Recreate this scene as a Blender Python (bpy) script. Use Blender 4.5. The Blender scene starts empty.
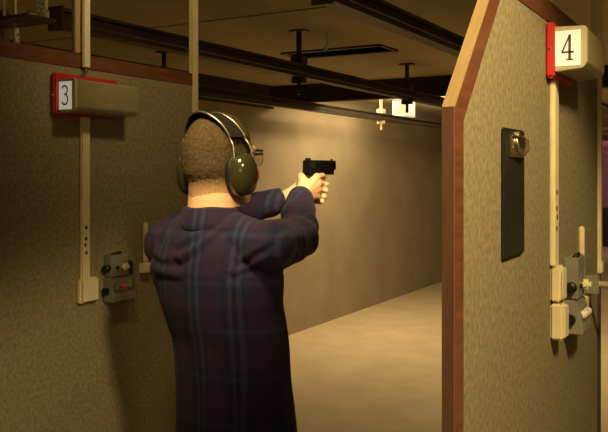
import bpy, bmesh, math, random
from mathutils import Vector, Matrix, noise as mnoise
random.seed(7)
scene = bpy.context.scene
COL = scene.collection
R = math.radians
PI = math.pi

# ------------------------------------------------------------------ camera
F = 780.0
TH = math.atan(451 / F)
CH = 1.65
cam_d = bpy.data.cameras.new('camera')
cam = bpy.data.objects.new('camera', cam_d)
COL.objects.link(cam)
cam.location = (0, 0, CH)
cam.rotation_euler = (R(90), 0, TH)
cam_d.sensor_width = 36
cam_d.lens = 36 * F / 608
cam_d.shift_y = -45 / 608
cam_d.clip_start = 0.02
scene.camera = cam

# ------------------------------------------------------------------ materials
def mat(name, col, rough=0.6, metal=0.0, col2=None, scale=40, detail=4, bump=0.0, bscale=None,
        emis=None, estr=0.0, stretch=None, spec=0.5, coat=0.0, lo=0.35, hi=0.65, trans=0.0):
    m = bpy.data.materials.new(name)
    m.use_nodes = True
    nt = m.node_tree
    p = nt.nodes['Principled BSDF']
    p.inputs['Base Color'].default_value = (*col, 1)
    p.inputs['Roughness'].default_value = rough
    p.inputs['Metallic'].default_value = metal
    p.inputs['Specular IOR Level'].default_value = spec
    p.inputs['Coat Weight'].default_value = coat
    p.inputs['Transmission Weight'].default_value = trans
    if emis:
        p.inputs['Emission Color'].default_value = (*emis, 1)
        p.inputs['Emission Strength'].default_value = estr
    tc = nt.nodes.new('ShaderNodeTexCoord')
    mp = nt.nodes.new('ShaderNodeMapping')
    if stretch:
        mp.inputs['Scale'].default_value = stretch
    nt.links.new(tc.outputs['Object'], mp.inputs['Vector'])
    n = nt.nodes.new('ShaderNodeTexNoise')
    n.inputs['Scale'].default_value = scale
    n.inputs['Detail'].default_value = detail
    nt.links.new(mp.outputs['Vector'], n.inputs['Vector'])
    if col2 is None:
        col2 = tuple(c * 0.85 for c in col)
    cr = nt.nodes.new('ShaderNodeValToRGB')
    cr.color_ramp.elements[0].position = lo
    cr.color_ramp.elements[1].position = hi
    cr.color_ramp.elements[0].color = (*col2, 1)
    cr.color_ramp.elements[1].color = (*col, 1)
    nt.links.new(n.outputs['Fac'], cr.inputs['Fac'])
    nt.links.new(cr.outputs['Color'], p.inputs['Base Color'])
    if bump:
        b = nt.nodes.new('ShaderNodeBump')
        b.inputs['Strength'].default_value = bump
        b.inputs['Distance'].default_value = 0.004
        n2 = n
        if bscale:
            n2 = nt.nodes.new('ShaderNodeTexNoise')
            n2.inputs['Scale'].default_value = bscale
            n2.inputs['Detail'].default_value = 3
            nt.links.new(mp.outputs['Vector'], n2.inputs['Vector'])
        nt.links.new(n2.outputs['Fac'], b.inputs['Height'])
        nt.links.new(b.outputs['Normal'], p.inputs['Normal'])
    return m

M = {}
M['carpet'] = mat('carpet_panel', (0.37, 0.31, 0.18), 0.95, col2=(0.235, 0.19, 0.105), scale=95, detail=9,
                  bump=0.3, bscale=420, spec=0.05, lo=0.3, hi=0.7)
M['trim'] = mat('red_brown_wood', (0.20, 0.075, 0.035), 0.42, col2=(0.14, 0.045, 0.02), scale=14, stretch=(6, 1, 6), spec=0.4)
M['capwood'] = mat('edge_wood_lit_tone', (0.48, 0.33, 0.155), 0.55, col2=(0.42, 0.28, 0.125), scale=14, stretch=(6, 1, 1))  # brightness of overhead light on the slope is put into this wood colour
M['pinkwood'] = mat('red_edge_wood', (0.23, 0.11, 0.07), 0.5, col2=(0.19, 0.085, 0.055), scale=14, stretch=(6, 6, 1))
M['pale'] = mat('cream_plastic', (0.86, 0.76, 0.50), 0.5, col2=(0.80, 0.69, 0.43), scale=9)
M['paleduct'] = mat('cream_trunking', (0.86, 0.74, 0.44), 0.5, col2=(0.74, 0.61, 0.33), scale=12)
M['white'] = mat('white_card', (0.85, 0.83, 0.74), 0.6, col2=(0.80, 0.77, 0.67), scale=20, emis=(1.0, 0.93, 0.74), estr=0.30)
M['offwhite'] = mat('off_white_lid', (0.88, 0.80, 0.60), 0.45, col2=(0.82, 0.73, 0.53), scale=9)
M['ink'] = mat('dark_ink', (0.09, 0.06, 0.03), 0.7)
M['red'] = mat('red_plastic', (0.62, 0.035, 0.03), 0.4, col2=(0.52, 0.03, 0.025), scale=12)
M['olive'] = mat('olive_grey_cover', (0.36, 0.31, 0.17), 0.28, col2=(0.32, 0.27, 0.14), scale=8, coat=0.2)
M['olive_l'] = mat('light_housing', (0.55, 0.48, 0.30), 0.4, col2=(0.5, 0.43, 0.26), scale=9)
M['grey'] = mat('grey_plastic', (0.27, 0.25, 0.18), 0.45, col2=(0.23, 0.21, 0.15), scale=12)
M['dark'] = mat('black_plastic', (0.012, 0.011, 0.010), 0.4)
M['steel_dark'] = mat('dark_painted_steel', (0.085, 0.062, 0.040), 0.45, metal=0.2, col2=(0.055, 0.04, 0.025), scale=18)
M['black'] = mat('unlit_black', (0.006, 0.005, 0.004), 1.0, spec=0.0)
M['steel'] = mat('plain_steel', (0.55, 0.5, 0.4), 0.3, metal=0.9, col2=(0.45, 0.4, 0.32), scale=30)
M['brass'] = mat('brass_clip', (0.60, 0.50, 0.30), 0.25, metal=1.0, col2=(0.45, 0.36, 0.2), scale=30)
M['leather'] = mat('black_board', (0.022, 0.02, 0.016), 0.45, col2=(0.015, 0.013, 0.011), scale=60)
M['green_l'] = mat('green_lamp', (0.16, 0.24, 0.07), 0.15, col2=(0.13, 0.20, 0.06), spec=0.8)
M['red_l'] = mat('red_lamp', (0.55, 0.02, 0.02), 0.15, emis=(0.8, 0.02, 0.02), estr=0.05, spec=0.8)
M['clear_l'] = mat('clear_button', (0.75, 0.72, 0.62), 0.12, spec=0.9)
M['switch'] = mat('pale_switch', (0.90, 0.82, 0.45), 0.35, col2=(0.85, 0.76, 0.4))
M['cable'] = mat('grey_cable', (0.10, 0.085, 0.05), 0.6)
M['floor'] = mat('range_floor', (0.70, 0.58, 0.38), 0.75, col2=(0.62, 0.51, 0.33), scale=3.5, bump=0.1, bscale=30)
M['wall'] = mat('range_wall', (0.40, 0.335, 0.235), 0.85, col2=(0.35, 0.285, 0.195), spec=0.05, scale=2.2, detail=8, bump=0.35, bscale=24)
M['wall_dark'] = mat('rear_wall', (0.24, 0.19, 0.11), 0.9, col2=(0.2, 0.16, 0.09), scale=3)
M['purple'] = mat('purple_backstop', (0.30, 0.17, 0.21), 0.8, col2=(0.24, 0.13, 0.17), scale=3)
M['pinkb'] = mat('pink_backstop', (0.62, 0.28, 0.34), 0.8, col2=(0.55, 0.24, 0.29), scale=3)
M['ceil'] = mat('range_ceiling', (0.47, 0.395, 0.225), 0.85, col2=(0.40, 0.335, 0.19), scale=2.5, detail=6)
M['batten'] = mat('ceiling_batten', (0.48, 0.39, 0.21), 0.7, col2=(0.36, 0.28, 0.14), scale=14)
M['baffle'] = mat('dark_baffle', (0.045, 0.03, 0.02), 0.8, col2=(0.03, 0.02, 0.014), scale=6)
M['postwood'] = mat('pale_post', (0.46, 0.34, 0.17), 0.6, col2=(0.38, 0.27, 0.13), scale=10, stretch=(5, 5, 1))
M['speckle'] = mat('speckled_bracket', (0.75, 0.66, 0.44), 0.6, col2=(0.12, 0.09, 0.05), scale=90, detail=6, lo=0.36, hi=0.52)
M['skin'] = mat('skin', (0.78, 0.46, 0.27), 0.5, col2=(0.70, 0.39, 0.22), scale=14, bump=0.05, bscale=140)
M['skin'].node_tree.nodes['Principled BSDF'].inputs['Subsurface Weight'].default_value = 0.12
M['skin'].node_tree.nodes['Principled BSDF'].inputs['Subsurface Radius'].default_value = (0.012, 0.005, 0.003)
M['hair'] = mat('short_brown_hair', (0.105, 0.070, 0.027), 0.85, col2=(0.062, 0.040, 0.015), scale=150, detail=5, bump=0.8, bscale=420, spec=0.3)
def hair_fade(m):
    nt = m.node_tree; p = nt.nodes['Principled BSDF']; src = p.inputs['Base Color'].links[0].from_socket
    tc = nt.nodes.new('ShaderNodeTexCoord'); sp = nt.nodes.new('ShaderNodeSeparateXYZ'); nt.links.new(tc.outputs['Object'], sp.inputs[0])
    nz = nt.nodes.new('ShaderNodeTexNoise'); nz.inputs['Scale'].default_value = 130; nt.links.new(tc.outputs['Object'], nz.inputs['Vector'])
    ma = nt.nodes.new('ShaderNodeMath'); ma.operation = 'MULTIPLY_ADD'; ma.inputs[1].default_value = 0.02; nt.links.new(nz.outputs['Fac'], ma.inputs[0]); nt.links.new(sp.outputs[2], ma.inputs[2])
    mr = nt.nodes.new('ShaderNodeMapRange'); mr.inputs['From Min'].default_value = 1.592; mr.inputs['From Max'].default_value = 1.640; nt.links.new(ma.outputs[0], mr.inputs['Value'])
    mx = nt.nodes.new('ShaderNodeMix'); mx.data_type = 'RGBA'; mx.inputs[6].default_value = (0.60, 0.34, 0.18, 1)
    nt.links.new(mr.outputs[0], mx.inputs[0]); nt.links.new(src, mx.inputs[7]); nt.links.new(mx.outputs[2], p.inputs['Base Color'])
hair_fade(M['hair'])
M['eye'] = mat('eye_white', (0.8, 0.78, 0.74), 0.2)
M['iris'] = mat('eye_iris', (0.06, 0.05, 0.04), 0.2)
M['jean'] = mat('dark_denim', (0.035, 0.04, 0.065), 0.85, col2=(0.02, 0.024, 0.042), scale=160, bump=0.3)
M['shoe'] = mat('black_shoe', (0.02, 0.018, 0.016), 0.5)
M['belt'] = mat('brown_belt', (0.06, 0.03, 0.015), 0.5)
M['cup'] = mat('olive_ear_cup', (0.038, 0.036, 0.013), 0.16, col2=(0.030, 0.029, 0.011), scale=6, coat=0.5)
M['cushion'] = mat('black_cushion', (0.015, 0.014, 0.012), 0.5)
M['band'] = mat('dark_headband', (0.028, 0.024, 0.017), 0.35, col2=(0.022, 0.019, 0.013), scale=30)
M['gunm'] = mat('black_gun_metal', (0.016, 0.016, 0.018), 0.35, metal=0.5)
M['grip'] = mat('black_grip', (0.012, 0.012, 0.012), 0.7, bump=0.4, scale=300)
M['lens'] = mat('clear_lens', (0.95, 0.95, 0.95), 0.02, trans=1.0)
M['button'] = mat('shirt_button', (0.1, 0.09, 0.1), 0.3)

def plaid():
    m = bpy.data.materials.new('dark_plaid_cloth')
    m.use_nodes = True
    nt = m.node_tree
    L = nt.links
    p = nt.nodes['Principled BSDF']
    p.inputs['Roughness'].default_value = 0.9
    p.inputs['Specular IOR Level'].default_value = 0.15
    p.inputs['Sheen Weight'].default_value = 0.05
    tc = nt.nodes.new('ShaderNodeTexCoord')
    sp = nt.nodes.new('ShaderNodeSeparateXYZ')
    L.new(tc.outputs['Object'], sp.inputs[0])
    def math_n(op, a, b=None, c=None):
        n = nt.nodes.new('ShaderNodeMath'); n.operation = op
        for i, v in enumerate((a, b, c)):
            if v is None: continue
            if isinstance(v, (int, float)): n.inputs[i].default_value = v
            else: L.new(v, n.inputs[i])
        return n.outputs[0]
    def wave(src, period, off):
        t = math_n('MULTIPLY_ADD', src, 1.0 / period, off)
        return math_n('FRACT', t)
    def ramp(src, stops):
        r = nt.nodes.new('ShaderNodeValToRGB')
        r.color_ramp.interpolation = 'LINEAR'
        e = r.color_ramp.elements
        while len(e) < len(stops): e.new(0.5)
        for el, (pos, c) in zip(e, stops):
            el.position = pos; el.color = (*c, 1)
        L.new(src, r.inputs[0])
        return r.outputs[0]
    navy = (0.014, 0.015, 0.040); wine = (0.029, 0.016, 0.040); slate = (0.034, 0.038, 0.080)
    st = [(0.0, navy), (0.10, navy), (0.14, slate), (0.20, slate), (0.23, navy), (0.30, navy), (0.33, slate),
          (0.40, slate), (0.44, navy), (0.52, wine), (0.90, wine), (1.0, navy)]
    cx = ramp(wave(sp.outputs[0], 0.105, 0.30), st)
    st2 = [(0.0, navy), (0.14, navy), (0.20, slate), (0.27, slate), (0.33, navy), (0.5, wine), (0.88, wine), (1.0, navy)]
    cz = ramp(wave(sp.outputs[2], 0.115, 0.2), st2)
    mx = nt.nodes.new('ShaderNodeMix'); mx.data_type = 'RGBA'
    mx.inputs[0].default_value = 0.36
    L.new(cx, mx.inputs[6]); L.new(cz, mx.inputs[7])
    L.new(mx.outputs[2], p.inputs['Base Color'])
    n = nt.nodes.new('ShaderNodeTexNoise'); n.inputs['Scale'].default_value = 420
    L.new(tc.outputs['Object'], n.inputs['Vector'])
    b = nt.nodes.new('ShaderNodeBump'); b.inputs['Strength'].default_value = 0.25; b.inputs['Distance'].default_value = 0.002
    L.new(n.outputs['Fac'], b.inputs['Height']); L.new(b.outputs['Normal'], p.inputs['Normal'])
    return m
M['plaid'] = plaid()

# ------------------------------------------------------------------ mesh helpers
class MB:
    def __init__(s):
        s.v = []; s.f = []
    def add(s, vs, fs):
        o = len(s.v)
        s.v += [tuple(v) for v in vs]
        s.f += [tuple(i + o for i in f) for f in fs]
    def box(s, a, b, rot=None, piv=None):
        x0, y0, z0 = a; x1, y1, z1 = b
        vs = [Vector(p) for p in ((x0,y0,z0),(x1,y0,z0),(x1,y1,z0),(x0,y1,z0),(x0,y0,z1),(x1,y0,z1),(x1,y1,z1),(x0,y1,z1))]
        if rot is not None:
            pv = Vector(piv) if piv is not None else (Vector(a) + Vector(b)) / 2
            vs = [rot @ (v - pv) + pv for v in vs]
        s.add(vs, [(0,3,2,1),(4,5,6,7),(0,1,5,4),(1,2,6,5),(2,3,7,6),(3,0,4,7)])
    def loft(s, rings, cap=True):
        n = len(rings[0]); vs = [v for r in rings for v in r]; fs = []
        for k in range(len(rings) - 1):
            for i in range(n):
                j = (i + 1) % n
                fs.append((k*n+i, k*n+j, (k+1)*n+j, (k+1)*n+i))
        if cap:
            fs.append(tuple(reversed(range(n)))); fs.append(tuple((len(rings)-1)*n + i for i in range(n)))
        s.add(vs, fs)
    def tube(s, pts, rad, seg=12, cap=True):
        pts = [Vector(p) for p in pts]
        if isinstance(rad, (int, float)): rad = [rad] * len(pts)
        rings = []; up = None
        for i, p in enumerate(pts):
            t = (pts[min(i+1, len(pts)-1)] - pts[max(i-1, 0)]).normalized()
            if up is None:
                up = Vector((0,0,1)) if abs(t.z) < 0.9 else Vector((1,0,0))
            a = t.cross(up).normalized(); b = a.cross(t).normalized(); up = b
            rings.append([p + (a*math.cos(2*PI*k/seg) + b*math.sin(2*PI*k/seg)) * rad[i] for k in range(seg)])
        # orientation consistent outward
        s.loft([list(reversed(r)) for r in rings], cap)
    def ell(s, c, r, rot=None, u=20, w=12):
        c = Vector(c); vs = []; fs = []
        for j in range(w + 1):
            th = PI * j / w
            for i in range(u):
                ph = 2*PI*i/u
                v = Vector((r[0]*math.sin(th)*math.cos(ph), r[1]*math.sin(th)*math.sin(ph), r[2]*math.cos(th)))
                if rot is not None: v = rot @ v
                vs.append(c + v)
        for j in range(w):
            for i in range(u):
                k = (i+1) % u
                fs.append((j*u+i, (j+1)*u+i, (j+1)*u+k, j*u+k))
        s.add(vs, fs)
    def cone(s, a, b, ra, rb, seg=14):
        """round cone: swept spheres"""
        a = Vector(a); b = Vector(b)
        s.tube([a, b], [ra, rb], seg)
        s.ell(a, (ra,)*3, u=seg, w=8); s.ell(b, (rb,)*3, u=seg, w=8)
    def chain(s, pts, rad, seg=14):
        for i in range(len(pts)-1):
            s.cone(pts[i], pts[i+1], rad[i], rad[i+1], seg)
    def prism(s, poly, axis, a, b):
        """poly list of 2d; axis the extruded axis index; a,b extents"""
        def P(q, t):
            if axis == 0: return (t, q[0], q[1])
            if axis == 1: return (q[0], t, q[1])
            return (q[0], q[1], t)
        n = len(poly)
        vs = [P(q, a) for q in poly] + [P(q, b) for q in poly]
        fs = [tuple(range(n)), tuple(n + i for i in reversed(range(n)))]
        for i in range(n):
            j = (i+1) % n
            fs.append((i, n+i, n+j, j))
        s.add(vs, fs)
    def mesh(s, name):
        me = bpy.data.meshes.new(name)
        me.from_pydata(s.v, [], s.f)
        bm = bmesh.new(); bm.from_mesh(me)
        bmesh.ops.remove_doubles(bm, verts=bm.verts, dist=1e-6)
        bmesh.ops.recalc_face_normals(bm, faces=bm.faces)
        bm.to_mesh(me); bm.free()
        return me
    def build(s, name, m, parent=None, bevel=0.0, smooth=False, seg=2, origin=None):
        me = s.mesh(name)
        return finish(me, name, m, parent, bevel, smooth, seg, origin)

def finish(me, name, m, parent=None, bevel=0.0, smooth=False, seg=2, origin=None):
    if bevel:
        bm = bmesh.new(); bm.from_mesh(me)
        es = [e for e in bm.edges if len(e.link_faces) == 2 and e.calc_face_angle(0) > 0.5]
        bmesh.ops.bevel(bm, geom=es, offset=bevel, segments=seg, affect='EDGES', clamp_overlap=True)
        bm.to_mesh(me); bm.free()
    me.materials.append(m)
    o = bpy.data.objects.new(name, me)
    COL.objects.link(o)
    if parent is not None:
        o.parent = parent
        # geometry is given in world coordinates; parents are unrotated empties or meshes at the origin
        w = Vector((0, 0, 0)); q = parent
        while q is not None:
            w += q.location; q = q.parent
        o.location = -w
        if origin is None:
            # keep origin at parent: shift the mesh
            me.transform(Matrix.Translation(-w)); o.location = (0, 0, 0)
    elif origin is not None:
        me.transform(Matrix.Translation(-Vector(origin))); o.location = origin
    if smooth:
        me.polygons.foreach_set('use_smooth', [True] * len(me.polygons))
    return o

def thing(name, label, cat, loc, group=None):
    o = bpy.data.objects.new(name, None)
    o.empty_display_size = 0.1
    COL.objects.link(o)
    o.location = loc
    o['label'] = label; o['category'] = cat
    if group: o['group'] = group
    return o
def tag(o, label, cat, group=None):
    o['label'] = label; o['category'] = cat
    if group: o['group'] = group
    return o
def struct(o):
    o['kind'] = 'structure'
    return o
def dup(root, loc, label, group=None):
    r = root.copy(); COL.objects.link(r); r.location = loc; r['label'] = label
    if group: r['group'] = group
    for ch in list(root.children):
        c = ch.copy(); COL.objects.link(c); c.parent = r
        for g in list(ch.children):
            d = g.copy(); COL.objects.link(d); d.parent = c
    return r

def remesh(mb, voxel, smooth=4, fac=0.5):
    me = mb.mesh('tmp')
    o = bpy.data.objects.new('tmp', me); COL.objects.link(o)
    md = o.modifiers.new('r', 'REMESH'); md.mode = 'VOXEL'; md.voxel_size = voxel; md.adaptivity = 0
    if smooth:
        sm = o.modifiers.new('s', 'SMOOTH'); sm.factor = fac; sm.iterations = smooth
    dg = bpy.context.evaluated_depsgraph_get(); dg.update()
    out = bpy.data.meshes.new_from_object(o.evaluated_get(dg))
    bpy.data.objects.remove(o); bpy.data.meshes.remove(me)
    return out

# ------------------------------------------------------------------ the room
CZ = 2.47          # ceiling
XL, XR, YB, YF = -4.05, 4.2, -3.2, 18.0
def slab(name, a, b, m):
    q = MB(); q.box(a, b)
    return struct(q.build(name, m))
slab('floor', (XL-0.2, YB-0.2, -0.1), (XR+0.2, YF+0.2, 0), M['floor'])
slab('ceiling', (XL-0.2, YB-0.2, CZ), (XR+0.2, YF+0.2, CZ+0.1), M['ceil'])
slab('wall_left', (XL-0.2, YB-0.2, 0), (XL, YF+0.2, CZ), M['wall'])
slab('wall_right', (XR, YB-0.2, 0), (XR+0.2, YF+0.2, CZ), M['wall'])
slab('wall_rear', (XL, YB-0.2, 0), (XR, YB, CZ), M['wall_dark'])
slab('wall_front', (XL, YF, 0), (XR, YF+0.2, CZ), M['purple'])
q = MB(); q.box((XL, YF-0.03, 2.02), (XR, YF, 2.30)); struct(q.build('trim_1', M['pinkb']))
q = MB(); q.box((XL, YF-0.02, 0.0), (XR, YF, 0.85)); struct(q.build('trim_2', M['baffle']))
q = MB(); q.box((XL, 3.42, CZ-0.006), (XR, 3.47, CZ)); struct(q.build('trim_3', M['batten']))
q = MB(); q.box((XL, YB, 2.25), (XL+0.012, 6.40, CZ)); struct(q.build('wall_shade_strip', M['baffle']))  # dark strip standing in for the shade on the upper left wall
# transverse dark baffle hanging from the ceiling
q = MB(); q.box((XL, 6.40, 2.315), (XR, 6.46, CZ)); q.box((XL, 6.38, 2.30), (XR, 6.48, 2.318))
tag(q.build('ceiling_baffle', M['baffle']), 'dark ceiling baffle board running across the range above the lit side wall', 'baffle')

# dark slot grille in the ceiling
t = thing('ceiling_vent', 'long narrow dark vent slot set in the ceiling beside a rail hanger', 'vent', (-2.47, 4.75, CZ))
q = MB(); q.box((-2.83, 4.63, CZ-0.004), (-2.11, 4.86, CZ)); q.build('recess', M['black'], t)
q = MB()
q.box((-2.85, 4.60, CZ-0.012), (-2.09, 4.635, CZ)); q.box((-2.85, 4.855, CZ-0.012), (-2.09, 4.89, CZ))
q.box((-2.85, 4.60, CZ-0.012), (-2.825, 4.89, CZ)); q.box((-2.115, 4.60, CZ-0.012), (-2.09, 4.89, CZ))
q.build('frame', M['steel_dark'], t, bevel=0.002)
t = thing('ceiling_hook', 'small pale bent hook hanging from the ceiling over the dark vent slot', 'hook', (-2.21, 4.10, CZ))
q = MB(); q.tube([(-2.21,4.10,CZ), (-2.215,4.10,CZ-0.03), (-2.205,4.10,CZ-0.06), (-2.215,4.10,CZ-0.085), (-2.23,4.10,CZ-0.095)], [0.006,0.010,0.006,0.010,0.006], 10)
q.build('hook_wire', M['pale'], t, smooth=True)
q = MB(); q.box((-2.222,4.09,CZ-0.006),(-2.198,4.11,CZ)); q.build('plate', M['pale'], t)

# ------------------------------------------------------------------ target rails
def rail(x, y0, y1, label):
    zt, zb = CH + 0.62, CH + 0.545
    t = thing('target_rail', label, 'rail', (x, y0, zb), 'overhead target rails')
    q = MB()
    q.box((x-0.032, y0, zt-0.012), (x+0.032, y1, zt)); q.box((x-0.032, y0, zb), (x+0.032, y1, zb+0.012))
    q.box((x-0.006, y0, zb+0.012), (x+0.006, y1, zt-0.012))
    q.build('beam', M['steel_dark'], t)
    q = MB(); q.box((x-0.040, y0-0.012, zb-0.012), (x+0.040, y0, zt+0.006)); q.build('end_plate', M['steel_dark'], t, bevel=0.003)
    q = MB(); q.tube([(x+0.045, y0, zb+0.02), (x+0.045, y1, zb+0.02)], 0.004, 8); q.build('pull_cable', M['steel_dark'], t)
    return t
rail(-1.20, 2.2, 17.6, 'dark steel overhead rail nearest the camera, disappearing behind the partition of lane 4')
rail(-2.30, 2.10, 17.6, 'dark steel overhead rail in the middle, with a hanger beside the ceiling vent')
rail(-3.50, 2.2, 17.6, 'dark steel overhead rail closest to the lit side wall')

def hanger(x, y, m, label):
    zt, zb = CH + 0.62, CH + 0.545
    t = thing('rail_hanger', label, 'hanger', (x, y, CZ), 'rail hangers')
    q = MB(); q.box((x-0.055, y-0.03, CZ-0.010), (x+0.055, y+0.03, CZ)); q.build('ceiling_plate', m, t, bevel=0.002)
    q = MB(); q.tube([(x, y, CZ-0.01), (x, y, zt+0.045)], 0.016, 12); q.build('rod', m, t, smooth=True)
    q = MB(); q.box((x-0.040, y-0.035, zt+0.001), (x+0.040, y+0.035, zt+0.05)); q.build('clamp', m, t, bevel=0.004)
    q = MB(); q.box((x-0.040, y-0.02, zb-0.035), (x+0.040, y+0.02, zb-0.001)); q.tube([(x, y, zb-0.03), (x, y, zb-0.10)], 0.012, 10)
    q.build('lower_clamp', m, t, bevel=0.002)
    return t
hanger(-2.30, 3.92, M['steel_dark'], 'dark steel hanger of the middle rail, beside the long dark vent slot')
hanger(-2.30, 5.55, M['steel_dark'], 'dark steel hanger of the middle rail, just in front of the ceiling baffle')
hanger(-3.50, 4.14, M['steel_dark'], 'dark steel hanger seen just above the top trim of the lane 3 partition')
hanger(-3.50, 7.72, M['pale'], 'pale hanger lit up beyond the ceiling baffle')
# white junction box on the wall rail beyond the baffle
t = thing('junction_box', 'small white box under the ceiling beyond the baffle beside the pale hanger', 'box', (-3.5, 8.35, 2.36))
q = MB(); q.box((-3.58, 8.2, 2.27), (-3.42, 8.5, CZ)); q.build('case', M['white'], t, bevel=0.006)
q = MB(); q.box((-3.57, 8.19, 2.30), (-3.43, 8.2, 2.40)); q.build('lid', M['pale'], t, bevel=0.003)

# carrier motor at the shooter's end of the middle rail
t = thing('carrier_motor', 'dark motor bracket hanging at the end of the middle rail, upper left corner', 'motor', (-2.3, 1.9, 2.3))
q = MB(); q.box((-2.44, 1.85, 2.185), (-2.18, 1.99, 2.197)); q.box((-2.44,1.85,2.197),(-2.43,1.99,2.25)); q.build('base_plate', M['steel_dark'], t, bevel=0.002)
q = MB(); q.tube([(-2.40,1.94,2.36), (-2.28,1.94,2.36)], 0.05, 20); q.tube([(-2.28,1.94,2.36), (-2.25,1.94,2.36)], 0.022, 14); q.build('motor_body', M['dark'], t)
q = MB(); q.tube([(-2.40,1.94,2.197), (-2.40,1.94,CZ)], 0.006, 8); q.tube([(-2.31,1.915,2.197), (-2.31,1.915,CZ)], 0.004, 8); q.build('support_rod', M['paleduct'], t)
q = MB(); q.tube([(-2.310,1.915,2.187), (-2.305,1.917,2.12), (-2.300,1.920,2.00)], [0.012,0.010,0.012], 10); q.build('tail_cable', M['speckle'], t, smooth=True)
t2 = thing('rail_bracket', 'speckled pale bracket hanging from the ceiling at upper left', 'bracket', (-2.29, 2.02, CZ))
q = MB(); q.prism([(-2.312,CZ),(-2.265,CZ),(-2.262,2.25),(-2.255,2.235),(-2.258,2.21),(-2.285,2.197),(-2.312,2.205)], 1, 2.025, 2.01); q.build('strap', M['speckle'], t2, bevel=0.003)
q = MB(); q.tube([(-2.285,1.948,2.225), (-2.285,1.990,2.225)], 0.010, 8); q.build('bolt', M['steel'], t2)
q = MB(); q.box((-2.53, 2.0, 0), (-2.48, 2.03, 2.20)); 
tag(q.build('support_post', M['postwood'], bevel=0.003), 'tan post behind the lane 3 partition at the left edge of the photo', 'post')

# ------------------------------------------------------------------ booth partitions
YN, YE = 0.985, 2.067    # near and far end of a partition
ZT = CH + 0.322          # top
ZK = CH + 0.083          # chamfer knee at the near end
YK = YN + (ZT - ZK) * 0.90
TK = 0.0125
P4, P3 = -0.343, -1.627
def partition(px, label):
    t = thing('booth_partition', label, 'partition', (px, YN, 0), 'carpeted booth partitions')
    q = MB()
    q.prism([(YN+0.001,0.001),(YE,0.001),(YE,ZT-0.001),(YK,ZT-0.001),(YN+0.001,ZK)], 0, px-TK+0.001, px)
    q.build('carpet_panel', M['carpet'], t)
    w = 0.036
    # face trims on both sides (3 mm proud)
    s = math.hypot(YK-YN, ZT-ZK); ny, nz = (ZT-ZK)/s, -(YK-YN)/s   # inward normal of the slope
    k1 = (YN + w, ZK - w*0.414); k2 = (YK + w*0.414, ZT - w)
    for nm, poly, m in (('top_trim', [(YK,ZT),(k2[0],k2[1]),(YE,ZT-w),(YE,ZT)], M['trim']),
                        ('slope_trim', [(YN,ZK),k1,k2,(YK,ZT)], M['trim']),
                        ('edge_trim', [(YN,0.001),(YN+w,0.001),k1,(YN,ZK)], M['trim'])):
        q = MB()
        q.prism(poly, 0, px, px+0.002); q.prism(poly, 0, px-TK-0.002, px-TK+0.001)
        q.build(nm, m, t)
    e = 0.004
    q = MB(); q.prism([(YN,0.001),(YN,ZK),(YN-e,ZK+e*0.4),(YN-e,0.001)], 0, px-TK-0.002, px+0.002); q.build('edge_cap', M['pinkwood'], t)
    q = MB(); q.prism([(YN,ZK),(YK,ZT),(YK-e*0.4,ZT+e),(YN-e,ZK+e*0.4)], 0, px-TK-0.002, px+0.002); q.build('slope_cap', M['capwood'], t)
    q = MB(); q.prism([(YK,ZT),(YE,ZT),(YE,ZT+e),(YK-e*0.4,ZT+e)], 0, px-TK-0.002, px+0.002); q.build('top_cap', M['trim'], t)
    return t
p4 = partition(P4, 'brown carpeted partition with angled wooden edge carrying number 4')
p3 = dup(p4, (P3, YN, 0), 'brown carpeted partition on the left carrying number 3')

def end_post(px, label):
    t = thing('end_post', label, 'post', (px, YE, 0), 'posts at the far ends of the partitions')
    x = px - 0.004
    q = MB(); q.box((x-0.012, YE+0.001, CH-0.245), (x+0.012, YE+0.026, CZ)); q.build('cream_conduit', M['paleduct'], t, bevel=0.003)
    q = MB(); q.box((x-0.015, YE+0.0005, CH-0.258), (x+0.015, YE+0.030, CH-0.225)); q.build('end_cap', M['pale'], t, bevel=0.003)
    q = MB(); q.box((x-0.009, YE+0.002, 0.0), (x+0.009, YE+0.024, CH-0.258)); q.build('lower_post', M['steel_dark'], t, bevel=0.002)
    return t
e4 = end_post(P4, 'cream conduit post at the far end of the number 4 partition')
e3 = dup(e4, (P3, YE, 0), 'tall cream conduit post right behind the shooter\'s head')

def top_post(px, label):
    q = MB(); q.box((px-0.014, 1.549, ZT+0.004), (px+0.001, 1.570, CZ))
    return tag(q.build('ceiling_post', M['postwood'], bevel=0.002), label, 'post', 'posts between partition tops and ceiling')
top_post(P3, 'brown wooden post rising from the lane 3 partition top, left of the white trunking')
top_post(P4, 'brown wooden post rising from the lane 4 partition top')

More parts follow.
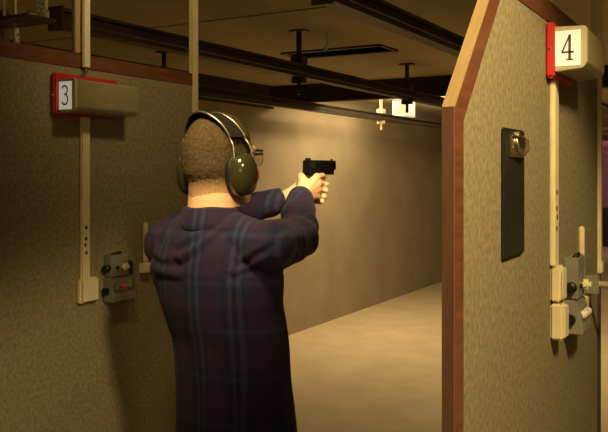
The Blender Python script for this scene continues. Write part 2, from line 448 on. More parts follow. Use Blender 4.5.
# number lights
def digit3(q, cx, cz, w, h, y):
    pts = []
    r = h*0.26
    for a in range(150, -91, -15): pts.append((cx - w*0.05 + w*0.40*math.cos(R(a)), cz + h*0.25 + h*0.22*math.sin(R(a))))
    for a in range(90, -151, -15): pts.append((cx - w*0.05 + w*0.46*math.cos(R(a)), cz - h*0.23 + h*0.26*math.sin(R(a))))
    strip(q, pts, h*0.085, y)
def strip(q, pts, t, y):
    for (x0, z0), (x1, z1) in zip(pts[:-1], pts[1:]):
        d = Vector((x1-x0, z1-z0)); 
        if d.length < 1e-7: continue
        d.normalize(); n = Vector((-d.y, d.x)) * t/2; e = d * t*0.3
        q.add([(x0-n.x-e.x, y, z0-n.y-e.y), (x1-n.x+e.x, y, z1-n.y+e.y), (x1+n.x+e.x, y, z1+n.y+e.y), (x0+n.x-e.x, y, z0+n.y-e.y)], [(0,1,2,3)])
def digit4(q, cx, cz, w, h, y):
    v = cx + w*0.16
    strip(q, [(v, cz+h*0.48), (v, cz-h*0.48)], h*0.10, y)
    strip(q, [(v-w*0.02, cz+h*0.46), (cx-w*0.46, cz-h*0.17)], h*0.065, y)
    strip(q, [(cx-w*0.46, cz-h*0.18), (cx+w*0.46, cz-h*0.18)], h*0.075, y)
    strip(q, [(v-w*0.25, cz-h*0.48), (v+w*0.25, cz-h*0.48)], h*0.06, y)
def number_light(px, z0, z1, zr0, zr1, num, y0, y1, label):
    t = thing('number_light', label, 'number light', (px, y0, (z0+z1)/2), 'lane number lights')
    q = MB(); q.box((px+0.0005, y0-(0.015 if num == 3 else 0.004), zr0), (px+0.017, y1-0.025, zr1)); q.build('back_plate', M['red'], t, bevel=0.004)
    xf = px + 0.074
    q = MB()
    q.prism([(px+0.017, z0-0.004), (xf-0.008, z0), (xf, z0+0.010), (xf, z1-0.004), (xf-0.004, z1), (px+0.017, z1+0.002)], 1, y0+0.012, y1)
    q.build('housing', M['olive'], t, bevel=0.0015)
    q = MB()
    q.prism([(px+0.017, z0-0.005), (xf-0.007, z0-0.001), (xf+0.001, z0+0.010), (xf+0.001, z1-0.003), (xf-0.003, z1+0.001), (px+0.017, z1+0.003)], 1, y0, y0+0.012)
    fr = q.build('end_cover', M['olive_l'], t, bevel=0.001)
    cx0, cx1 = px+0.018, px+0.064
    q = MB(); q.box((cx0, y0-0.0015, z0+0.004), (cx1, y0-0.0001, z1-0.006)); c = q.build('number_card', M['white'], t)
    q = MB()
    (digit3 if num == 3 else digit4)(q, (cx0+cx1)/2, (z0+z1)/2, 0.024 if num == 3 else 0.022, (z1-z0)*0.62, y0-0.0020)
    q.build('digit', M['ink'], c)
    q = MB(); q.ell((px+0.009, y0-(0.0155 if num == 3 else 0.0045), (z0+z1)/2), (0.003,0.003,0.003), u=10, w=6); q.build('screw', M['brass'], t)
    return t
number_light(P4, CH+0.192, CH+0.268, CH+0.176, CH+0.281, 4, 1.505, 1.705, 'olive box with red back plate showing number 4 on white card')
number_light(P3, CH+0.160, CH+0.244, CH+0.150, CH+0.263, 3, 1.477, 1.725, 'olive box with red back plate showing number 3 on white card')

# trunking
def trunking(px, y0, y1, z0, z1, label, holes=True):
    t = thing('cable_trunking', label, 'trunking', (px, (y0+y1)/2, z0), 'cream cable trunking on the partitions')
    q = MB(); q.box((px+0.0005, y0, z0), (px+0.0095, y1, z1)); q.build('channel', M['paleduct'], t, bevel=0.002)
    q = MB(); q.box((px+0.0095, y0+0.002, z0), (px+0.0115, y1-0.002, z1)); lid = q.build('lid', M['pale'], t)
    if holes:
        for dz in (0.142, 0.111, 0.094, 0.072):
            q = MB(); q.ell((px+0.0118, (y0+y1)/2+random.uniform(-0.004,0.004), z0+dz), (0.0012,0.005,0.006), u=10, w=6); q.build('hole', M['ink'], lid)
    return t
trunking(P4, 1.535, 1.568, CH-0.183, CH+0.176, 'cream trunking running down the partition from the number 4 light')
trunking(P3, 1.565, 1.596, CH-0.300, CH+0.150, 'cream trunking running down the partition from the number 3 light')
t = thing('ceiling_trunking', 'white trunking coming down from the ceiling above the number 3 light', 'trunking', (P3, 1.59, CZ))
q = MB(); q.box((P3+0.0035, 1.569, CH+0.288), (P3+0.012, 1.594, CZ)); q.build('channel', M['paleduct'], t, bevel=0.002)
q = MB(); q.box((P3+0.012, 1.571, CH+0.290), (P3+0.0145, 1.592, CZ)); q.build('lid', M['offwhite'], t)
q = MB(); q.tube([(P3+0.009,1.582,CH+0.292),(P3+0.009,1.581,CH+0.277),(P3+0.009,1.573,CH+0.266),(P3+0.009,1.560,CH+0.260)], 0.005, 10); q.build('cable', M['cable'], t, smooth=True)

# switch boxes
def switch_box(px, y0, y1, z0, z1, label, p=0.018):
    t = thing('switch_box', label, 'switch', (px, (y0+y1)/2, z0), 'cream wall boxes under the trunking')
    q = MB(); q.box((px+0.0005, y0, z0), (px+p, y1, z1)); q.build('case', M['paleduct'], t, bevel=0.004)
    q = MB(); q.box((px+p, y0+0.004, z0+0.004), (px+p+0.004, y1-0.004, z1-0.004)); q.build('rocker', M['pale'], t, bevel=0.003)
    return t
switch_box(P3, 1.553, 1.622, CH-0.368, CH-0.299, 'cream switch box at the foot of the lane 3 trunking')
switch_box(P4, 1.540, 1.585, CH-0.253, CH-0.184, 'upper of two cream boxes stacked on the lane 4 trunking', 0.020)
switch_box(P4, 1.540, 1.585, CH-0.326, CH-0.256, 'lower of two cream boxes stacked on the lane 4 trunking', 0.024)

# control boxes (upper box with switches, lower sloped console with three lamps)
def control_box(px, dz, lamps, label, uh=0.064, y0=1.655):
    z = CH - 0.378 + dz
    y1 = y0 + 0.090
    t = thing('control_box', label, 'control box', (px, y0 + 0.04, z), 'lane control boxes')
    q = MB(); q.box((px+0.0005, y0+0.004, z+0.072), (px+0.030, y1-0.012, z+0.072+uh)); q.build('upper_case', M['grey'], t, bevel=0.003)
    q = MB(); q.box((px+0.0005, y1-0.0115, z+0.072+uh*0.65), (px+0.027, y1+0.006, z+0.072+uh)); q.build('side_case', M['grey'], t, bevel=0.003)
    q = MB(); q.prism([(px+0.0005,z),(px+0.038,z),(px+0.042,z+0.010),(px+0.028,z+0.071),(px+0.0005,z+0.071)], 1, y0, y1)
    lc = q.build('lower_case', M['grey'], t, bevel=0.003)
    nrm = Vector((0.975, 0, 0.224))
    for k, (yy, m) in enumerate(zip((y0+0.020, y0+0.047, y0+0.072), lamps)):
        c = Vector((px+0.0350, yy, z+0.040))
        q = MB(); q.tube([c - nrm*0.004, c + nrm*0.0015], 0.0118, 18); b = q.build('bezel', M['steel'], lc)
        q = MB(); q.ell(c + nrm*0.002, (0.0092,)*3, u=14, w=8); q.build('lamp', m, b, smooth=True)
    q = MB(); q.tube([(px+0.018, y0-0.010, z+0.098), (px+0.018, y0+0.005, z+0.098)], 0.011, 16); q.ell((px+0.018,y0-0.010,z+0.098),(0.011,0.004,0.011)); q.build('knob', M['dark'], t, smooth=True)
    q = MB(); q.tube([(px+0.016, y0-0.010, z+0.032), (px+0.016, y0+0.001, z+0.032)], 0.011, 16); q.build('cable_gland', M['dark'], t)
    q = MB(); q.tube([(px+0.029, y0+0.028, z+0.098), (px+0.034, y0+0.028, z+0.098)], 0.005, 12); q.build('small_button', M['dark'], t)
    q = MB(); q.box((px+0.027, y0+0.040, z+0.090), (px+0.048, y0+0.066, z+0.110)); q.build('switch', M['switch'], t, bevel=0.006)
    q = MB(); q.box((px+0.010, y1-0.0115, z+0.0725), (px+0.026, y1+0.010, z+0.1125)); q.build('socket', M['dark'], t, bevel=0.003)
    q = MB(); q.tube([(px+0.022, y0+0.015, z+0.0725+uh), (px+0.022, y0+0.050, z+0.0755+uh)], 0.005, 10); q.build('cable', M['dark'], t, smooth=True)
    return t
control_box(P3, 0.0, (M['green_l'], M['red_l'], M['green_l']), 'grey control box with red and green lamps beside the shooter')
control_box(P4, 0.042, (M['clear_l'], M['clear_l'], M['clear_l']), 'grey control box with three clear buttons at the right edge', 0.086)

# thin upright rods
def rod(px, top, label):
    t = thing('cable_rod', label, 'rod', (px, 1.83, CH-0.32), 'thin cream rods beside the control boxes')
    q = MB(); q.box((px+0.0005, 1.822, CH-0.281), (px+0.012, 1.838, CH+top)); q.build('channel', M['paleduct'], t, bevel=0.003)
    q = MB(); q.box((px+0.0005, 1.806, CH-0.310), (px+0.020, 1.842, CH-0.281)); q.build('foot', M['pale'], t, bevel=0.002)
    return t
rod(P4, -0.124, 'thin cream rod standing above the control box with clear buttons')
rod(P3, -0.158, 'thin cream rod against the partition touching the shooter\'s left shoulder')

# barrier arm in lane 4
t = thing('barrier_arm', 'pale bar reaching across lane 4 at the right edge', 'bar', (P4, 1.90, CH-0.265))
q = MB(); q.tube([(P4+0.03, 1.90, CH-0.262), (0.90, 1.90, CH-0.262)], 0.008, 12); q.build('bar', M['pale'], t, smooth=True)
q = MB(); q.box((P4+0.0005, 1.885, CH-0.285), (P4+0.032, 1.915, CH-0.240)); q.build('hinge', M['grey'], t, bevel=0.003)
q = MB(); q.box((0.895, 1.88, 0), (0.93, 1.92, CH-0.24)); q.build('support', M['steel_dark'], t, bevel=0.003)

# clipboard
t = thing('clipboard', 'narrow black clipboard hanging on the lane 4 partition by a metal clip', 'clipboard', (P4, 1.27, CH))
q = MB(); q.box((P4+0.0005, 1.205, CH-0.138), (P4+0.006, 1.328, CH+0.068)); q.build('board', M['leather'], t, bevel=0.002)
cl = None
q = MB()
q.prism([(P4+0.006, CH+0.022), (P4+0.009, CH+0.022), (P4+0.015, CH+0.036), (P4+0.012, CH+0.056), (P4+0.006, CH+0.060)], 1, 1.228, 1.316)
cl = q.build('clip', M['brass'], t, bevel=0.002)
q = MB(); q.tube([(P4+0.013,1.245,CH+0.052), (P4+0.016,1.252,CH+0.034), (P4+0.016,1.28,CH+0.026), (P4+0.016,1.308,CH+0.034), (P4+0.013,1.315,CH+0.052)], 0.003, 8); q.build('clip_lever', M['steel'], cl, smooth=True)
q = MB(); q.tube([(P4+0.0005,1.273,CH+0.060),(P4+0.012,1.273,CH+0.060)], 0.004, 8); q.build('hook', M['steel'], t)

# far sign, seen in the gap at the right edge
t = thing('range_sign', 'pale sign hanging far down the range at the right edge', 'sign', (-2.5, 15.5, 2.3))
q = MB(); q.box((-2.75, 15.5, 2.94-0.70), (-2.05, 15.52, CZ-0.02)); q.build('panel', M['pale'], t)
q = MB(); q.box((-2.70, 15.495, 2.30), (-2.10, 15.501, 2.33)); q.box((-2.70, 15.495, 2.37), (-2.10, 15.501, 2.40)); q.build('stripe', M['pinkb'], t)
for x in (-2.6, -2.2):
    q = MB(); q.box((x,15.505,CZ-0.02),(x+0.02,15.515,CZ)); q.build('bracket', M['steel_dark'], t)

# ------------------------------------------------------------------ the shooter
HX, HY, HZ = -1.181, 1.612, 1.690
S_R, E_R, W_R = (-1.015,1.575,1.470), (-1.080,1.838,1.470), (-1.190,2.036,1.572)
S_L, E_L, W_L = (-1.328,1.588,1.462), (-1.440,1.868,1.492), (-1.270,2.062,1.562)
def ering(cx, cy, z, rx, ry, n=32, p=2.3, rot=0.0, tx=0.0):
    out = []
    for i in range(n):
        a = 2*PI*i/n
        c, s_ = math.cos(a), math.sin(a)
        x = math.copysign(abs(c)**(2/p), c)*rx; y = math.copysign(abs(s_)**(2/p), s_)*ry
        out.append(Vector((cx + x*math.cos(rot) - y*math.sin(rot), cy + x*math.sin(rot) + y*math.cos(rot), z + tx*y)))
    return out
HYAW = R(-12)
RH = Matrix.Rotation(HYAW, 3, 'Z'); RHI = RH.inverted(); HC = Vector((HX, HY, 0))
# -- body (skin), one continuous surface
b = MB()
b.ell((HX, HY-0.004, HZ), (0.0765, 0.094, 0.099), u=32, w=20)          # cranium
b.ell((HX, HY-0.030, HZ-0.020), (0.070, 0.066, 0.075), u=28, w=16)     # occiput
b.ell((HX, HY+0.038, HZ-0.058), (0.062, 0.058, 0.070), u=28, w=16)     # cheeks
b.ell((HX, HY+0.058, HZ-0.098), (0.038, 0.038, 0.030), u=24, w=14)     # chin
b.cone((HX-0.045, HY+0.015, HZ-0.085), (HX-0.015, HY+0.070, HZ-0.108), 0.024, 0.020)
b.cone((HX+0.045, HY+0.015, HZ-0.085), (HX+0.015, HY+0.070, HZ-0.108), 0.024, 0.020)
b.chain([(HX, HY+0.088, HZ+0.000), (HX, HY+0.104, HZ-0.030), (HX, HY+0.108, HZ-0.042)], [0.010, 0.012, 0.014])  # nose
b.ell((HX-0.013, HY+0.097, HZ-0.044), (0.010,0.012,0.009)); b.ell((HX+0.013, HY+0.097, HZ-0.044), (0.010,0.012,0.009))
b.cone((HX-0.040, HY+0.074, HZ+0.016), (HX+0.040, HY+0.074, HZ+0.016), 0.014, 0.014)      # brow
b.cone((HX-0.018, HY+0.088, HZ-0.069), (HX+0.018, HY+0.088, HZ-0.069), 0.007, 0.007)      # upper lip
b.cone((HX-0.015, HY+0.087, HZ-0.079), (HX+0.015, HY+0.087, HZ-0.079), 0.007, 0.007)      # lower lip
for s_ in (-1, 1):
    b.ell((HX+s_*0.078, HY-0.006, HZ-0.040), (0.008, 0.018, 0.030))                        # ears
b.v = [tuple(RH @ (Vector(v)-HC) + HC) for v in b.v]     # the head is turned a little to the right
b.chain([(HX, HY-0.018, HZ-0.055), (HX+0.005, HY-0.030, 1.565), (HX+0.006, HY-0.035, 1.47)], [0.062, 0.066, 0.074], 24)  # neck
b.loft([ering(-1.140,1.630,0.86,0.140,0.095), ering(-1.142,1.625,1.00,0.128,0.085), ering(-1.146,1.617,1.15,0.116,0.072),
        ering(-1.168,1.600,1.30,0.130,0.078), ering(-1.180,1.592,1.40,0.140,0.074), ering(-1.185,1.585,1.455,0.115,0.060), ering(-1.188,1.580,1.50,0.06,0.045)])
for S, E, W in ((S_R,E_R,W_R),(S_L,E_L,W_L)):
    mid = (Vector(E)*0.62 + Vector(W)*0.38)
    b.chain([S, E], [0.052, 0.040], 18); b.chain([E, mid, W], [0.040, 0.039, 0.027], 18)
# legs and feet
LEGS = [((-1.060,1.640,0.88), (-1.035,1.665,0.48), (-1.015,1.600,0.075)), ((-1.225,1.640,0.88), (-1.275,1.700,0.48), (-1.300,1.690,0.075))]
for hip, kn, an in LEGS:
    calf = (Vector(kn)*0.7 + Vector(an)*0.3) + Vector((0,-0.015,0))
    b.chain([hip, kn, calf, an], [0.080, 0.054, 0.052, 0.036], 20)
    a = Vector(an); b.chain([a+Vector((0,-0.03,-0.035)), a+Vector((0,0.06,-0.035)), a+Vector((0.005,0.15,-0.045))], [0.035,0.036,0.025])
# hands, closed round the pistol grip
def fingers(mcp, chains, wrist, rw):
    for m_ in mcp:
        b.chain([wrist, (Vector(wrist)*0.45 + Vector(m_)*0.55), m_], [rw, 0.0165, 0.0125], 12)
    for c in chains:
        n = len(c); b.chain(c, [0.0098, 0.0092, 0.0084, 0.0074][:n], 12)
GX = -1.200; GY = 2.110
# right hand
rm = [(GX+0.026, GY+0.002, 1.632), (GX+0.031, GY+0.004, 1.612), (GX+0.030, GY+0.000, 1.592), (GX+0.027, GY-0.006, 1.574)]
fingers(rm, [
    [rm[0], (GX+0.026, GY+0.036, 1.636), (GX+0.020, GY+0.056, 1.630), (GX+0.006, GY+0.056, 1.628)],
    [rm[1], (GX+0.024, GY+0.038, 1.611), (GX-0.002, GY+0.044, 1.610), (GX-0.022, GY+0.036, 1.610)],
    [rm[2], (GX+0.024, GY+0.039, 1.590), (GX-0.002, GY+0.040, 1.589), (GX-0.022, GY+0.031, 1.589)],
    [rm[3], (GX+0.022, GY+0.029, 1.570), (GX-0.002, GY+0.036, 1.569), (GX-0.020, GY+0.024, 1.569)]], W_R, 0.024)
b.chain([W_R, (GX+0.004, GY-0.042, 1.612), (GX-0.018, GY-0.022, 1.634), (GX-0.027, GY+0.012, 1.640), (GX-0.026, GY+0.040, 1.642)], [0.022, 0.019, 0.0125, 0.0105, 0.009], 12)
# left hand, wrapped over the right
lm = [(GX-0.034, GY+0.024, 1.612), (GX-0.038, GY+0.020, 1.592), (GX-0.037, GY+0.014, 1.573), (GX-0.034, GY+0.006, 1.556)]
fingers(lm, [
    [lm[0], (GX-0.012, GY+0.060, 1.612), (GX+0.020, GY+0.058, 1.610), (GX+0.040, GY+0.042, 1.607)],
    [lm[1], (GX-0.012, GY+0.057, 1.592), (GX+0.021, GY+0.054, 1.590), (GX+0.041, GY+0.036, 1.588)],
    [lm[2], (GX-0.012, GY+0.050, 1.572), (GX+0.020, GY+0.047, 1.570), (GX+0.039, GY+0.028, 1.569)],
    [lm[3], (GX-0.010, GY+0.046, 1.555), (GX+0.018, GY+0.043, 1.553), (GX+0.034, GY+0.020, 1.553)]], W_L, 0.024)
b.chain([W_L, (GX-0.046, GY-0.008, 1.592), (GX-0.036, GY+0.018, 1.618), (GX-0.034, GY+0.046, 1.626), (GX-0.031, GY+0.062, 1.628)], [0.022, 0.018, 0.0125, 0.0105, 0.009], 12)
BX = (-1.16, 1.63, 0.0)
man = thing('person', 'man in dark plaid shirt and ear muffs, seen from behind, aiming a pistol', 'person', BX)
body_me = remesh(b, 0.0034, 3, 0.5)
# hair: offset copy of the scalp region
def scalp(v):
    w_ = RHI @ (Vector(v)-HC); x, y, z = w_.x, w_.y, v.z
    if z < 1.575: return -1
    # hairline: low at the nape, up at the forehead
    line = 1.586 + 0.010*abs(x)/0.06
    if y > -0.035: line = 1.590 + (y+0.035)*1.3
    if y > 0.05: line = max(line, 1.612 + 0.095 + (y-0.05)*0.9)
    return (z - line)/0.035
def make_hair():
    bm = bmesh.new(); bm.from_mesh(body_me)
    bm.normal_update()
    kill = [f for f in bm.faces if scalp(f.calc_center_median()) < 0]
    bmesh.ops.delete(bm, geom=kill, context='FACES')
    for v in bm.verts:
        k = max(0.0, min(1.0, scalp(v.co)))
        up = max(0, (v.co.z-1.70)/0.09)
        h = 0.0004 + k*(0.0046 + 0.0055*up) + 0.0016*k*mnoise.noise(v.co*160)
        v.co += v.normal*h
    me = bpy.data.meshes.new('hair'); bm.to_mesh(me); bm.free()
    return me
hair_me = make_hair()
bod = finish(body_me, 'body', M['skin'], man, smooth=True)
hr = finish(hair_me, 'hair', M['hair'], man, smooth=True)
hr['label'] = 'short brown hair'
for s_ in (-1, 1):
    q = MB(); q.ell(RH @ Vector((s_*0.031, 0.079, HZ-0.006)) + HC, (0.0125,)*3); e = q.build('eye', M['eye'], man, smooth=True)
    q = MB(); q.ell(RH @ Vector((s_*0.031, 0.0885, HZ-0.006)) + HC, (0.0055,0.0035,0.0055), RH); q.build('iris', M['iris'], e, smooth=True)

# -- shirt
s = MB()
s.loft([ering(-1.138,1.632,0.93,0.168,0.122), ering(-1.139,1.630,1.02,0.160,0.116), ering(-1.142,1.624,1.12,0.155,0.110), ering(-1.146,1.615,1.225,0.156,0.110),
        ering(-1.166,1.600,1.32,0.170,0.118), ering(-1.180,1.592,1.40,0.180,0.115), ering(-1.185,1.588,1.46,0.155,0.097), ering(-1.190,1.580,1.52,0.094,0.074),
        ering(-1.184,1.580,1.540,0.072,0.070)])
for S, E, W in ((S_R,E_R,W_R),(S_L,E_L,W_L)):
    S, E, W = Vector(S), Vector(E), Vector(W)
    sd = 1 if S.x > -1.18 else -1
    neck = Vector((HX+sd*0.045, HY-0.036, 1.506))
    s.chain([neck, S+Vector((-sd*0.02,0,0.005))], [0.052, 0.058], 20)
    mid = E.lerp(W, 0.5)
    s.chain([S, S.lerp(E,0.5), E], [0.066, 0.063, 0.056], 22)
    s.chain([E, mid, E.lerp(W, 0.86)], [0.056, 0.050, 0.040], 22)
shirt_me = remesh(s, 0.005, 7, 0.6)
FOLDS = [([(-1.325,1.490),(-1.312,1.446),(-1.262,1.434),(-1.205,1.440)], 0.0050, 0.010),
         ([(-1.205,1.440),(-1.155,1.470),(-1.115,1.510)], 0.0045, 0.010),
         ([(-1.285,1.515),(-1.295,1.480)], 0.0035, 0.009), ([(-1.150,1.505),(-1.215,1.472)], 0.0035, 0.009),
         ([(-1.060,1.412),(-0.990,1.446)], 0.0042, 0.008), ([(-1.050,1.440),(-0.985,1.480)], 0.0040, 0.008),
         ([(-1.290,1.405),(-1.200,1.398)], 0.0030, 0.012)]
def wrinkle(v, n):
    p = v
    a = 0.0
    # fine cloth wander
    a += 0.0022*mnoise.noise(Vector((p.x*14, p.y*14, p.z*9)))
    # diagonal folds radiating from the shoulders across the upper back
    if p.z > 1.25:
        k = min(1, (p.z-1.25)/0.08)
        u = p.z*26 + abs(p.x+1.185)*16 + 2.2*mnoise.noise(Vector((p.x*7, p.y*7, p.z*7)))
        a += k*0.0058*math.sin(u)*(0.55+0.45*mnoise.noise(Vector((p.x*9+3, p.y*9, p.z*6))))
    # sagging folds across the upper back and at the sleeve seam
    if p.y < 1.66:
        for line, amp, wd in FOLDS:
            best = 9; sd = 0
            for (x0, z0), (x1, z1) in zip(line[:-1], line[1:]):
                dx, dz = x1-x0, z1-z0; L2 = dx*dx+dz*dz
                t_ = max(0, min(1, ((p.x-x0)*dx+(p.z-z0)*dz)/L2))
                ex, ez = p.x-(x0+t_*dx), p.z-(z0+t_*dz); dd = math.hypot(ex, ez)
                if dd < best:
                    best = dd; sd = ez
            a += amp*math.exp(-(best/wd)**2) - (0.8*amp*math.exp(-((best-1.7*wd)/wd)**2) if sd < 0 else 0)
    # long vertical drape lower down
    k = max(0, min(1, (1.36-p.z)/0.12))
    a += k*0.0035*math.sin(p.x*58 + p.y*40 + p.z*7 + 2*mnoise.noise(Vector((p.x*4, p.y*4, p.z*3))))
    # sleeve crumples
    if p.y > 1.70:
        u = (p.y*60 + p.z*46 + p.x*12) + 2.5*mnoise.noise(Vector((p.x*10, p.y*10, p.z*10)))
        a += 0.0032*math.sin(u)
    return a
bm = bmesh.new(); bm.from_mesh(shirt_me); bm.normal_update()
nv = [(v.co.copy(), v.normal.copy()) for v in bm.verts]
for v, (co, n) in zip(bm.verts, nv):
    v.co = co + n*wrinkle(co, n)
bm.to_mesh(shirt_me); bm.free()
sh = finish(shirt_me, 'shirt', M['plaid'], man, smooth=True)
sh['label'] = 'dark navy and wine plaid shirt'
# collar: folded ring round the neck, open at the front
NX, NY = HX+0.002, HY-0.030
rings = []
n = 40
for (r, z) in ((0.067,1.530), (0.0675,1.556), (0.071,1.562), (0.075,1.556), (0.082,1.526), (0.086,1.510), (0.083,1.506), (0.076,1.520)):
    ring = []
    for i in range(n):
        a = 2*PI*i/n
        front = max(0, math.sin(a))
        ring.append(Vector((NX + r*math.cos(a)*1.0, NY + r*math.sin(a)*1.02, z - 0.022*front**2 + 0.0015*math.sin(5*a))))
    rings.append(ring)
q = MB(); q.loft(rings, cap=False); c = q.build('collar', M['plaid'], sh, smooth=True)
# cuffs
for E, W in ((E_R,W_R),(E_L,W_L)):
    E, W = Vector(E), Vector(W)
    q = MB(); q.tube([E.lerp(W,0.76), E.lerp(W,0.80), E.lerp(W,0.97), E.lerp(W,1.0), E.lerp(W,0.985)], [0.0405, 0.0425, 0.0385, 0.0365, 0.030], 28, cap=True)
    cf = q.build('cuff', M['plaid'], sh, smooth=True)
    q = MB(); q.ell(E.lerp(W,0.9)+Vector((0,0,-0.0395)), (0.006,0.006,0.003), u=12, w=6); q.build('button', M['button'], cf)
# -- jeans, belt, shoes
s = MB()
s.loft([ering(-1.142,1.632,0.80,0.168,0.118), ering(-1.140,1.632,0.90,0.164,0.114), ering(-1.140,1.630,1.00,0.154,0.108)])
for hip, kn, an in LEGS:
    hip, kn, an = Vector(hip), Vector(kn), Vector(an)
    s.chain([hip, kn, kn.lerp(an,0.4)+Vector((0,-0.01,0)), an+Vector((0,0,0.03))], [0.096, 0.072, 0.068, 0.060], 22)
jm = remesh(s, 0.008, 5, 0.6)
bm = bmesh.new(); bm.from_mesh(jm); bm.normal_update()
nv = [(v.co.copy(), v.normal.copy()) for v in bm.verts]
for v, (co, n_) in zip(bm.verts, nv):
    v.co = co + n_*(0.004*math.sin(co.z*70+3*mnoise.noise(co*8)) * max(0, 1-abs(co.z-0.3)/0.35) + 0.003*mnoise.noise(co*12))
bm.to_mesh(jm); bm.free()
finish(jm, 'trousers', M['jean'], man, smooth=True)
for hip, kn, an in LEGS:
    a = Vector(an); q = MB()
    def sr(y, w, h): return [a + Vector((w*math.cos(2*PI*i/20), y, -a.z + max(0.0, h*(0.5+0.5*math.sin(2*PI*i/20)))+0.004)) for i in range(20)]
    q.loft([sr(-0.085,0.018,0.06), sr(-0.07,0.036,0.085), sr(-0.02,0.042,0.10), sr(0.04,0.045,0.09), sr(0.10,0.052,0.062), sr(0.16,0.050,0.05), sr(0.20,0.035,0.04), sr(0.215,0.012,0.03)])
    so = q.build('shoe', M['shoe'], man, smooth=True)
    q = MB(); q.loft([[v*1.0 for v in [a + Vector((w*math.cos(2*PI*i/24), 0.065+l*math.sin(2*PI*i/24), -a.z+z)) for i in range(24)]] for (w,l,z) in ((0.050,0.150,0.0),(0.052,0.152,0.012),(0.050,0.150,0.018))])
    q.build('sole', M['dark'], so)

# -- ear muffs (worn on the head, a thing of its own)
MX, MY = HX, HY-0.012
em = thing('ear_muffs', 'dark olive ear muffs with black headband on the shooter\'s head', 'ear muffs', (MX, MY, 1.66))
for s_ in (-1, 1):
    cx = MX + s_*0.089
    def cring(dx, ry, rz, dz=0.0):
        out = []
        for i in range(32):
            a = 2*PI*i/32
            c, sn = math.cos(a), math.sin(a)
            y = math.copysign(abs(c)**0.85, c)*ry; z = math.copysign(abs(sn)**0.85, sn)*rz
            out.append(Vector((cx + s_*dx, MY + y, 1.648 + dz + z)))
        return out
    q = MB(); q.loft([cring(-0.001,0.036,0.052), cring(0.004,0.0385,0.0545), cring(0.016,0.038,0.054), cring(0.028,0.034,0.048), cring(0.036,0.026,0.038), cring(0.040,0.014,0.022), cring(0.041,0.004,0.007)])
    cup = q.build('ear_cup', M['cup'], em, smooth=True)
    q = MB(); q.loft([cring(-0.020,0.030,0.046), cring(-0.017,0.034,0.050), cring(-0.006,0.035,0.051), cring(-0.001,0.033,0.049)])
    q.build('cushion', M['cushion'], cup, smooth=True)
    # red badge towards the front of the cup
    q = MB(); q.ell((cx+s_*0.018, MY+0.0375, 1.648), (0.010,0.006,0.020), u=14, w=8); q.build('badge', M['red'], cup, smooth=True)
    # yoke wire down the cup
    for yy in (-1, 1):
        q = MB(); q.tube([(cx-s_*0.003, MY+yy*0.026-0.008, 1.740), (cx+s_*0.008, MY+yy*0.028-0.003, 1.722), (cx+s_*0.014, MY+yy*0.032, 1.692), (cx+s_*0.014, MY+yy*0.036, 1.662)], 0.0028, 10)
        q.build('yoke_wire', M['steel'], em, smooth=True)
# band
def arc(rx, rz, yoff, a0=22, a1=158, n=36):
    return [Vector((MX + rx*math.cos(R(a0+(a1-a0)*i/n)), MY + yoff - 0.034*math.sin(R(a0+(a1-a0)*i/n))**2, 1.700 + rz*math.sin(R(a0+(a1-a0)*i/n)))) for i in range(n+1)]
i_, o_ = arc(0.0890,0.0985,0), arc(0.0945,0.1055,0)
rings = []
for a_, c_ in zip(i_, o_):
    w = 0.023
    rings.append([a_+Vector((0,-w,0)), c_+Vector((0,-w,0)), c_+Vector((0,w,0)), a_+Vector((0,w,0))])
q = MB(); q.loft(rings); q.build('headband', M['band'], em, bevel=0.0015)
for yy in (-0.026, 0.026):
    q = MB(); q.tube(arc(0.0930,0.1040,yy), 0.0029, 10); q.build('band_wire', M['steel'], em, smooth=True)

em.rotation_euler = (0, 0, HYAW); em.location = RH @ (Vector((MX, MY, 1.653)) - HC) + HC
# -- safety glasses
g = thing('safety_glasses', 'black safety glasses worn by the shooter under the ear muffs', 'glasses', (HX, HY+0.1, HZ))
for s_ in (-1, 1):
    q = MB(); q.tube([(HX+s_*0.070, HY+0.085, HZ+0.004), (HX+s_*0.084, HY+0.060, HZ+0.003), (HX+s_*0.0835, HY+0.028, HZ+0.0)], 0.0032, 8); q.build('temple', M['dark'], g, smooth=True)
    q = MB()
    ring = [Vector((HX+s_*(0.037+0.031*math.cos(2*PI*i/24)), HY+0.106-0.010*(0.037+0.031*math.cos(2*PI*i/24))/0.037, HZ-0.008+0.021*math.sin(2*PI*i/24))) for i in range(24)]
    q.loft([ring, [v+Vector((0,0.002,0)) for v in ring]]); q.build('lens', M['lens'], g)
q = MB(); q.tube([(HX-0.070,HY+0.085,HZ+0.012),(HX-0.035,HY+0.100,HZ+0.014),(HX,HY+0.109,HZ+0.010),(HX+0.035,HY+0.100,HZ+0.014),(HX+0.070,HY+0.085,HZ+0.012)], 0.0032, 8); q.build('brow_bar', M['dark'], g, smooth=True)

g.rotation_euler = (0, 0, HYAW); g.location = RH @ (Vector((HX, HY+0.1, HZ)) - HC) + HC
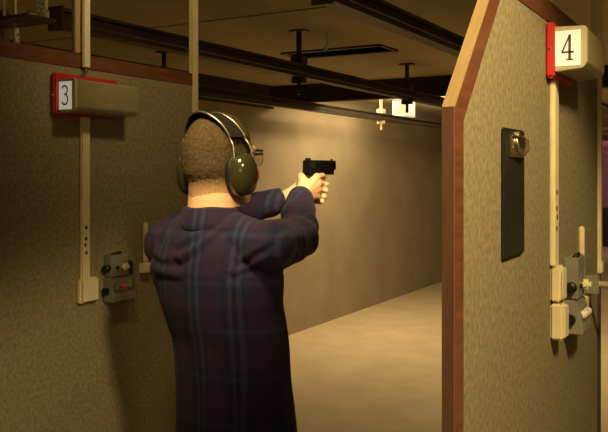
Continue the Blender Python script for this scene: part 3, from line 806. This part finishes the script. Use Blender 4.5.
# -- pistol
pi_ = thing('pistol', 'black pistol held out in both hands', 'pistol', (GX, GY, 1.6))
q = MB()
q.prism([(GX-0.0125,1.654),(GX+0.0125,1.654),(GX+0.0125,1.678),(GX+0.0095,1.684),(GX-0.0095,1.684),(GX-0.0125,1.678)], 1, 2.088, 2.264)
sl = q.build('slide', M['gunm'], pi_, bevel=0.001)
q = MB()
for k in range(6): q.box((GX-0.0130, 2.096+k*0.005, 1.658), (GX+0.0130, 2.0985+k*0.005, 1.676))
q.build('serration', M['grip'], sl)
q = MB(); q.box((GX-0.002,2.252,1.684),(GX+0.002,2.260,1.689)); q.build('front_sight', M['gunm'], sl)
q = MB(); q.box((GX-0.008,2.096,1.684),(GX-0.002,2.104,1.690)); q.box((GX+0.002,2.096,1.684),(GX+0.008,2.104,1.690)); q.build('rear_sight', M['gunm'], sl)
q = MB(); q.tube([(GX,2.260,1.669),(GX,2.2655,1.669)], 0.0065, 16); q.build('barrel', M['steel_dark'], sl)
q = MB(); q.prism([(2.086,1.646),(2.100,1.638),(2.252,1.638),(2.252,1.6545),(2.086,1.6545)], 0, GX-0.012, GX+0.012); q.build('frame', M['gunm'], pi_, bevel=0.001)
q = MB(); q.prism([(2.094,1.640),(2.138,1.640),(2.130,1.590),(2.122,1.535),(2.074,1.535),(2.082,1.600)], 0, GX-0.014, GX+0.014); q.build('grip', M['grip'], pi_, bevel=0.004)
q = MB(); q.tube([(GX,2.148,1.607),(GX,2.175,1.604),(GX,2.194,1.610),(GX,2.199,1.626),(GX,2.200,1.640)], 0.0035, 8); q.build('trigger_guard', M['gunm'], pi_, smooth=True)
q = MB(); q.tube([(GX,2.172,1.640),(GX,2.175,1.626),(GX,2.171,1.615)], 0.003, 8); q.build('trigger', M['gunm'], pi_, smooth=True)

# ------------------------------------------------------------------ light
def area(name, loc, size, power, col, target=None, sy=None):
    d = bpy.data.lights.new(name, 'AREA'); d.energy = power; d.color = col
    d.shape = 'RECTANGLE'; d.size = size; d.size_y = sy or size
    o = bpy.data.objects.new(name, d); COL.objects.link(o); o.location = loc
    if target is not None:
        o.rotation_euler = (Vector(target)-Vector(loc)).to_track_quat('-Z', 'Y').to_euler()
    return o
WARM = (1.0, 0.76, 0.37)
def spot(name, loc, target, power, ang, col, blend=0.6, rad=0.06):
    d = bpy.data.lights.new(name, 'SPOT'); d.energy = power; d.color = col
    d.spot_size = R(ang); d.spot_blend = blend; d.shadow_soft_size = rad
    o = bpy.data.objects.new(name, d); COL.objects.link(o); o.location = loc
    o.rotation_euler = (Vector(target)-Vector(loc)).to_track_quat('-Z', 'Y').to_euler()
    return o
# ceiling lamps over the firing line, out of frame
spot('lane_lamp', (0.30, 0.70, 2.44), (-0.34, 1.28, 1.22), 132, 70, WARM, 0.35, 0.12)
spot('panel_lamp', (-0.98, 1.55, 2.44), (-1.62, 1.80, 2.12), 12, 90, WARM, 0.9, 0.07)
spot('shooter_lamp', (-0.98, 1.00, 2.44), (-1.16, 1.72, 1.52), 125, 34, WARM, 0.8, 0.14)
spot('front_lamp', (-0.80, 1.62, 2.44), (-1.19, 2.1, 1.58), 150, 20, (1.0, 0.80, 0.42), 0.8, 0.10)
# range lamps behind the baffle
area('range_lamp', (-3.62, 7.55, 2.44), 0.10, 15, (1.0, 0.74, 0.38), (-3.62, 7.551, 0), 1.5)
area('range_lamp', (-2.75, 6.85, 2.44), 0.5, 32, (1.0, 0.74, 0.38), (-3.0, 7.2, 0), 0.10)
for x in (-0.8, 1.6):
    area('range_lamp', (x, 6.85, 2.44), 0.5, 18, (1.0, 0.74, 0.38), (x, 7.2, 0), 0.10)
area('range_lamp', (-1.0, 11.5, 2.44), 0.6, 10, (1.0, 0.74, 0.44), (-1.0, 11.5, 0), 0.2)
area('backstop_lamp', (-1.5, 15.8, 2.42), 1.2, 26, (1.0, 0.62, 0.62), (-2.4, 18, 1.2), 0.2)
area('ceiling_fill', (-3.1, 8.6, 2.27), 0.3, 16, (1.0, 0.80, 0.58), (-3.1, 8.601, 2.6), 2.6)  # added fill without a fixture, brightens the ceiling beyond the baffle
# soft general light of the room behind the firing line
area('room_lamp', (1.0, -1.6, 2.42), 1.6, 12, (1.0, 0.74, 0.38), (0.2, 0.8, 0.6), 0.6)
w = bpy.data.worlds.new('world'); scene.world = w; w.use_nodes = True
w.node_tree.nodes['Background'].inputs[0].default_value = (1.0, 0.78, 0.5, 1)
w.node_tree.nodes['Background'].inputs[1].default_value = 0.02
scene.view_settings.view_transform = 'Standard'
scene.view_settings.look = 'None'
scene.view_settings.exposure = 0.0
